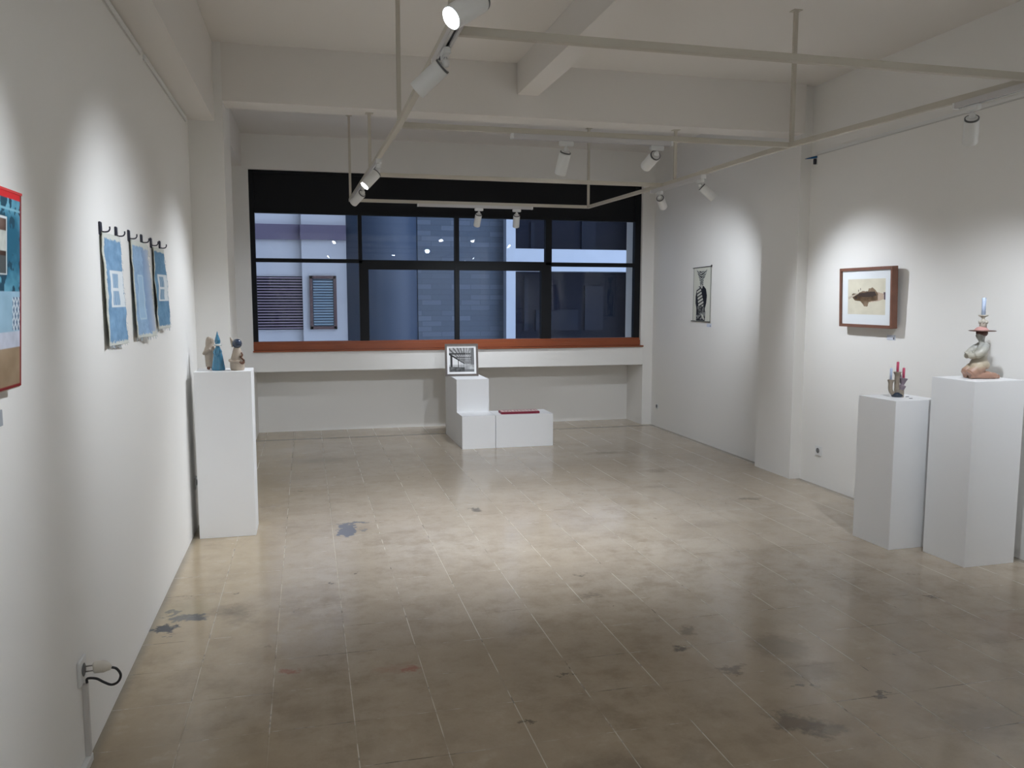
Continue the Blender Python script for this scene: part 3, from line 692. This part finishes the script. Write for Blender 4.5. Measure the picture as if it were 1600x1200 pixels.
for i, (y, z) in enumerate(((3.40, 1.829), (3.665, 1.832), (3.915, 1.839), (4.20, 1.841), (4.445, 1.842), (4.70, 1.844))):
    z -= .0
    if proto is None:
        e = empty('wall_hook'); proto = e
        build('back_plate', B(0, -.016, -.050, .007, .016, 0, bev=.002), HOOK, e)
        build('prong', T(smoothpath([(.004, 0, -.036), (.018, 0, -.038), (.030, 0, -.036), (.036, 0, -.028), (.036, 0, -.018)], 4), .0028, 8), HOOK, e, True)
    else:
        e = proto.copy(); COL.objects.link(e)
        for ch in list(proto.children):
            c_ = ch.copy(); COL.objects.link(c_); c_.parent = e
    e.location = (XL, y, z); tag(e, 'dark metal '+ords[i], 'hook', 'dark metal wall hooks')

# ------------------------------------------------------------------ sockets, plug, duct
def socket(x, y, z, sgn, label, s=.04):
    e = empty('wall_socket', (x, y, z)); tag(e, label, 'socket')
    a = (0, .009) if sgn > 0 else (-.009, 0)
    build('plate', B(a[0], -s, -s, a[1], s, s, bev=.002), PLATE, e)
    f = sgn*.0092
    bm = lathe([(0, 0), (.019, 0), (.022, .002), (.019, .0035), (0, .0008)], 28); bm.transform(Matrix.Rotation(sgn*math.pi/2, 4, 'Y')); bm.transform(Matrix.Translation((sgn*.009, 0, .003)))
    build('outlet_well', bm, HOLE, e, True)
    return e
socket(XL, 2.83, .327, 1, 'white socket low on the left wall with a half-pulled plug', .042)
socket(XL, 5.71, .315, 1, 'white socket hidden behind the tall left plinth')
socket(XR, 5.845, .288, -1, 'white socket low on the right wall left of the short plinth')
socket(XR, 9.06, .245, -1, 'small white socket low on right wall near the window corner', .03)
pg = empty('power_plug', (XL+.03, 2.84, .325)); tag(pg, 'cream plug half out of the left socket with looped black cord', 'plug')
build('body', T([(.004, .002, .004), (.008, .003, .004), (.012, .003, .004), (.034, .006, .003), (.042, .008, .001), (.052, .009, -.003), (.058, .010, -.006)], [.012, .018, .0195, .020, .019, .012, .008], 18), mat('plug_cream', (.66, .62, .54), .4), pg, True)
build('pin', T([(-.028, -.004, .012), (.020, .004, .012)], .0024, 8), METAL, pg, True)
build('pin', T([(-.028, -.004, -.006), (.020, .004, -.006)], .0024, 8), METAL, pg, True)
build('cord', T(smoothpath([(.056, .010, -.004), (.074, .012, -.012), (.086, .010, -.034), (.078, .006, -.055), (.058, .004, -.062), (.036, .002, -.050), (.014, 0, -.034), (-.012, -.002, -.030), (-.014, -.002, -.045)], 6), .0042, 10), CORD, pg, True)
dc = build('cable_duct', B(0, -.010, 0, .017, .010, .245, bev=.001), DUCT, None, loc=(XL, 2.842, .03)); tag(dc, 'short vertical grey cable duct below the left wall socket', 'cable duct')
dc = build('floor_duct', B(0, -1.7, 0, .018, 0, .028, bev=.002), LAMP, None, loc=(XL, 2.86, 0)); tag(dc, 'pale cable duct lying along the foot of the left wall', 'cable duct')

# blue clip at end of rail
bc = empty('blue_clip', (XR, 6.03, 2.70)); tag(bc, 'small pointed blue clip high on the right wall beside the column', 'clip')
build('blade', T([(-.004, -.005, -.005), (-.03, .0, -.010), (-.075, .01, -.018), (-.10, .012, -.022)], [.016, .015, .008, .002], 10, squash=(1, .6)), mat('clip_blue', (.01, .10, .26), .35), bc, True)
build('bracket', B(-.03, -.012, -.065, -.006, .004, -.02, bev=.003), mat('clip_dark', (.05, .045, .06), .5), bc)
build('plate', B(-.006, -.014, -.070, 0, .008, 0), PLATE, bc)
build('string', T([(-.03, 0, -.05), (-.034, 0, -.08), (-.030, 0, -.10)], .0012, 6), DUCT, bc)

# ------------------------------------------------------------------ figurines on left plinth
ZP = 1.078
CLAY = mat('beige_clay', (.40, .33, .26), .45, var=.2, vscale=20, bump=.2, bscale=60)
CLAYB = mat('brown_glaze', (.13, .055, .03), .2, var=.2, vscale=20)
BLUEG = mat('blue_glaze', (.045, .20, .33), .15, var=.3, vscale=25, coat=.5)
NAVYG = mat('navy_glaze', (.02, .035, .07), .08, var=.2, vscale=20, coat=.6)
WHTG = mat('white_glaze', (.55, .60, .58), .25)
f1 = empty('clay_figurine', (-.615, 5.655, ZP)); tag(f1, 'beige hooded clay figurine behind the blue one on left plinth', 'figurine', 'clay figurines on the left plinth')
bm = bmesh.new()
tube(bm, smoothpath([(0, 0, .018), (0, 0, .06), (.002, 0, .10), (.002, 0, .135), (0, 0, .165), (-.004, 0, .19), (-.010, 0, .213)], 3),
     [.026, .027, .028, .029, .030, .032, .033, .034, .035, .034, .030, .026, .025, .024, .022, .020, .017, .012, .006][:19], 18, squash=(1.15, .85))
tube(bm, smoothpath([(-.030, -.01, .12), (-.038, -.018, .105), (-.025, -.03, .115), (.005, -.034, .135)], 4), .010, 10)
tube(bm, smoothpath([(.030, -.01, .13), (.036, -.02, .14), (.022, -.03, .148)], 4), .009, 10)
tube(bm, [(.012, -.004, .195), (.016, -.02, .19), (.012, -.028, .18)], [.012, .012, .006], 10)
remesh(build('body', bm, CLAY, f1, True), .003, 2)
bm = bmesh.new()
for sx in (-.012, .014): tube(bm, [(sx, .012, .012), (sx, -.018, .010), (sx, -.032, .007)], [.012, .011, .006], 12)
for v in bm.verts: v.co.z = max(0, v.co.z)
build('feet', bm, CLAYB, f1, True)

f2 = empty('clay_figurine', (-.560, 5.575, ZP)); tag(f2, 'glossy blue cone-shaped figurine with pointed hat on left plinth', 'figurine', 'clay figurines on the left plinth')
build('robe', lathe([(0, 0), (.040, 0), (.043, .006), (.041, .02), (.036, .05), (.030, .09), (.022, .125), (.014, .15), (.010, .158), (0, .162)], 32, sq=(1, .9)), BLUEG, f2, True)
bm = bmesh.new(); tube(bm, smoothpath([(-.012, -.008, .138), (-.022, -.022, .115), (-.006, -.034, .095), (.004, -.036, .10)], 4), .006, 8); tube(bm, smoothpath([(.012, -.008, .138), (.022, -.020, .118), (.010, -.034, .10), (.0, -.036, .102)], 4), .006, 8)
build('arms', bm, BLUEG, f2, True)
build('collar', lathe([(0, .158), (.024, .158), (.027, .163), (.022, .170), (0, .172)], 28), WHTG, f2, True)
build('head', lathe([(0, .165), (.013, .168), (.018, .180), (.016, .194), (.0, .200)], 24), BLUEG, f2, True)
build('hat', lathe([(.0, .186), (.019, .187), (.016, .200), (.010, .218), (.005, .235), (.002, .250), (0, .252)], 24), BLUEG, f2, True)

f3 = empty('clay_figurine', (-.440, 5.545, ZP)); tag(f3, 'beige figurine with round navy head and pointed ear on left plinth', 'figurine', 'clay figurines on the left plinth')
bm = lathe([(0, 0), (.040, 0), (.044, .01), (.046, .035), (.045, .060), (.038, .085), (.030, .11), (.025, .13), (.020, .15), (0, .155)], 28, sq=(1, .85))
tube(bm, smoothpath([(-.036, -.012, .065), (-.045, -.02, .068), (-.04, -.034, .062), (-.01, -.042, .058), (.02, -.04, .062)], 4), .008, 10)
remesh(build('body', bm, CLAY, f3, True), .003, 2)
bm = bmesh.new(); tube(bm, smoothpath([(.028, -.022, .115), (.034, -.030, .10), (.026, -.034, .086), (.036, -.034, .074), (.044, -.026, .062), (.03, -.036, .052), (.010, -.042, .06), (-.03, -.036, .062)], 5), .0055, 10)
tube(bm, smoothpath([(.02, -.03, .05), (.036, -.03, .045), (.045, -.02, .055)], 4), .006, 8)
build('brown_cord', bm, CLAYB, f3, True)
build('head', lathe([(0, .142), (.016, .145), (.028, .158), (.031, .172), (.028, .188), (.016, .200), (0, .204)], 28, c=(.002, -.002, 0)), NAVYG, f3, True)
build('ear', T([(-.016, .004, .155), (-.024, .004, .178), (-.032, .004, .198), (-.040, .004, .214)], [.016, .014, .009, .002], 12), CLAY, f3, True)

# ------------------------------------------------------------------ candelabra
GR = mat('stoneware', (.26, .215, .165), .4, var=.3, vscale=30, bump=.2, bscale=80)
MAUVE = mat('mauve_glaze', (.24, .19, .22), .3, var=.25, vscale=30)
TEAL = mat('navy_base_glaze', (.018, .028, .045), .15, coat=.4)
ca = empty('clay_candelabra', (3.605, 4.365, .925), -YAW); tag(ca, 'branching stoneware candelabra with dark base on the shorter right plinth', 'candle holder')
bm = bmesh.new()
def cup(bm, p, r0, r1, h=.022, dirv=(0, 0, 1), n=18):
    p = Vector(p); d = Vector(dirv).normalized()
    tube(bm, [p, p+d*h*.5, p+d*h, p+d*(h+.003), p+d*(h*.6)], [r0, (r0+r1)/2*.95, r1, r1*.85, r0*.75], n)
tube(bm, smoothpath([(-.006, 0, .012), (-.028, 0, .020), (-.044, 0, .040), (-.048, 0, .065), (-.047, 0, .088)], 5), .0135, 16); cup(bm, (-.047, 0, .085), .0135, .021)
tube(bm, smoothpath([(.004, .004, .012), (-.003, .004, .05), (-.006, .004, .10), (-.005, .004, .137)], 5), [.022]+[.018]*5+[.0155]*10, 16); cup(bm, (-.005, .004, .135), .0155, .025)
tube(bm, [(.016, -.006, .0), (.016, -.006, .03), (.018, -.008, .055)], [.020, .020, .016], 16)
remesh(build('branches', bm, GR, ca, True), .0028, 1)
bm = bmesh.new(); tube(bm, smoothpath([(.015, .004, .045), (.026, .006, .065), (.032, .008, .085)], 4), .012, 14); cup(bm, (.032, .008, .083), .013, .027, .034, (.12, 0, 1))
tube(bm, [(.020, .016, .09), (.021, .018, .125), (.021, .018, .143)], [.009, .008, .005], 10)
cup(bm, (.017, -.014, .048), .015, .020, .026, (.18, -.15, 1))
remesh(build('mauve_cups', bm, MAUVE, ca, True), .0028, 1)
bm = lathe([(0, 0), (.028, 0), (.033, .008), (.030, .020), (.018, .030), (0, .032)], 24, c=(.0, 0, 0), sq=(1.2, .95)); build('base', bm, TEAL, ca, True)
CBL = mat('wax_pale_blue', (.50, .59, .76), .4); CPK = mat('wax_pink', (.62, .10, .18), .4); WICK = mat('wick', (.6, .55, .5), .8)
def candle(parent_loc, rz, off, h, r, m_, label):
    off = Matrix.Rotation(rz, 3, 'Z') @ Vector(off); loc = Vector(parent_loc)+off
    e = empty('candle', loc); tag(e, label, 'candle')
    build('wax', lathe([(0, 0), (r, 0), (r, h-.003), (r*.8, h), (0, h-.001)], 20), m_, e, True)
    build('wick', T([(0, 0, h-.002), (.0005, 0, h+.009)], .0008, 6), WICK, e)
    return e
Lc = (3.605, 4.365, .925)
candle(Lc, -YAW, (-.047, 0, .102), .080, .0072, CBL, 'thin pale blue candle in the left branch of the candelabra')
candle(Lc, -YAW, (-.005, .004, .152), .070, .0078, CPK, 'pink candle in the tall middle branch of the candelabra')
candle(Lc, -YAW, (.036, .008, .110), .074, .0078, CPK, 'pink candle in the right mauve cup of the candelabra')
for i, (x, y, lb) in enumerate(((3.625, 4.27, 'dark flake at the front corner of the short right plinth'), (3.665, 4.35, 'dark flake right of the candelabra on the short plinth'))):
    o = build('dark_flake', B(-.011, -.004, 0, .011, .004, .003, bev=.001), HOOK, None, loc=(x, y, .925)); tag(o, lb, 'flake')

# ------------------------------------------------------------------ kneeling statue
def body_mat():
    m = bpy.data.materials.new('statue_clay'); m.use_nodes = True; nt = m.node_tree; b = nt.nodes['Principled BSDF']; L = nt.links
    tc = nt.nodes.new('ShaderNodeTexCoord'); sp = nt.nodes.new('ShaderNodeSeparateXYZ'); L.new(tc.outputs['Object'], sp.inputs[0])
    n = nt.nodes.new('ShaderNodeTexNoise'); n.inputs['Scale'].default_value = 18; L.new(tc.outputs['Object'], n.inputs['Vector'])
    ad = nt.nodes.new('ShaderNodeMath'); ad.operation = 'MULTIPLY_ADD'; ad.inputs[1].default_value = .03; L.new(n.outputs['Fac'], ad.inputs[0]); L.new(sp.outputs['Z'], ad.inputs[2])
    cr = nt.nodes.new('ShaderNodeValToRGB'); mr = nt.nodes.new('ShaderNodeMapRange'); mr.inputs[1].default_value = 0; mr.inputs[2].default_value = .3; L.new(ad.outputs[0], mr.inputs[0]); L.new(mr.outputs[0], cr.inputs[0])
    e = cr.color_ramp.elements; e[0].position = .0; e[0].color = (.36, .20, .14, 1); e[1].position = 1; e[1].color = (.40, .40, .37, 1)
    for p_, c_ in ((.22, (.38, .22, .155)), (.30, (.46, .38, .27)), (.50, (.47, .44, .36)), (.7, (.40, .40, .37))):
        k = e.new(p_); k.color = (*c_, 1)
    L.new(cr.outputs[0], b.inputs['Base Color']); b.inputs['Roughness'].default_value = .38
    return m
sx, sy, sz = 3.822, 3.952, 1.077
stt = empty('kneeling_statue', (sx, sy, sz), -YAW); tag(stt, 'kneeling clay figure with folded arms and flat hat, tall right plinth', 'statue')
bm = bmesh.new()
# legs: thighs forward (left), shins back (right)
for yy in (-.024, .024):
    tube(bm, smoothpath([(-.008, yy, .070), (-.040, yy*1.1, .052), (-.068, yy*1.15, .030), (-.076, yy*1.15, .023)], 5), [.036]*6+[.033]*5+[.026]*5, 16)
    tube(bm, smoothpath([(-.074, yy*1.15, .022), (-.03, yy*1.2, .022), (.02, yy*1.2, .022), (.062, yy, .018), (.085, yy*.8, .013), (.104, yy*.7, .010)], 4), [.022]*5+[.024]*5+[.020]*5+[.015]*4+[.011, .009], 14)
# torso
tube(bm, smoothpath([(-.004, 0, .055), (-.006, 0, .085), (-.004, 0, .115), (.004, 0, .15), (.008, 0, .18), (.004, 0, .202), (-.002, 0, .222), (-.004, 0, .25)], 4),
     [.047, .050, .053, .054, .054, .052, .048, .044, .040, .037, .034, .033, .032, .032, .032, .031, .030, .029, .026, .022, .019, .017, .016, .016, .017, .018, .019, .020, .021], 22, squash=(1.0, .95))
# arms folded forward
for sg in (-1, 1):
    tube(bm, smoothpath([(.010, sg*.028, .198), (-.004, sg*.042, .180), (-.028, sg*.052, .156), (-.054, sg*.038, .138), (-.076, sg*.012, .132)], 5), [.019]*5+[.024]*5+[.023]*5+[.018]*5+[.013], 14)
# hands clasped with fingers
for k in range(4):
    tube(bm, smoothpath([(-.070, -.014+.008*k, .134+.004*k), (-.084, -.012+.008*k, .140+.003*k), (-.088, -.006+.008*k, .148+.002*k)], 3), .0046, 8)
tube(bm, smoothpath([(-.062, -.016, .142), (-.068, -.014, .152), (-.064, -.010, .160)], 3), .0046, 8)
# jaw and face, facing left
tube(bm, [(-.004, 0, .225), (-.008, 0, .240), (-.008, 0, .255), (-.004, 0, .268)], [.015, .024, .027, .024], 18)
tube(bm, [(-.030, 0, .252), (-.037, 0, .249), (-.033, 0, .245)], [.004, .0045, .003], 8)
for v in bm.verts: v.co.z = max(v.co.z, .002)
remesh(build('body', bm, body_mat(), stt, True), .0032, 2)
HATU = mat('hat_brown', (.12, .055, .04), .5); HATP = mat('hat_pink', (.55, .30, .27), .45); CREAM = mat('cream_clay', (.50, .46, .39), .5, bump=.4, bscale=120)
build('hair', lathe([(0, .245), (.026, .250), (.031, .262), (.030, .274), (0, .276)], 28, c=(-.002, 0, 0)), HATU, stt, True)
build('hat_brim', lathe([(0, .2745), (.030, .2735), (.066, .276), (.074, .2785), (.066, .281), (.03, .283), (0, .284)], 40, c=(.0, 0, 0)), HATU, stt, True)
build('hat_crown', lathe([(.040, .2825), (.034, .290), (.024, .299), (.012, .303), (0, .304)], 32, c=(-.006, 0, 0)), HATP, stt, True)
bm = lathe([(0, .298), (.019, .299), (.020, .318), (.022, .328), (.018, .338), (.009, .344), (.008, .352), (.013, .358), (.024, .364), (.028, .371), (.024, .370), (.012, .364), (0, .363)], 28)
for k in range(9):
    a = k*2*math.pi/9; tube(bm, [(.019*math.cos(a), .019*math.sin(a), .322), (.022*math.cos(a+.2), .022*math.sin(a+.2), .332), (.016*math.cos(a+.4), .016*math.sin(a+.4), .338)], [.005, .006, .004], 8)
for v in bm.verts: v.co.x += .002 if v.co.z < .345 else 0
build('candle_socket', bm, CREAM, stt, True)
cb = candle((sx, sy, sz), -YAW, (0.0, 0, .364), .106, .0112, CBL, 'thick pale blue candle on the head of the kneeling statue')
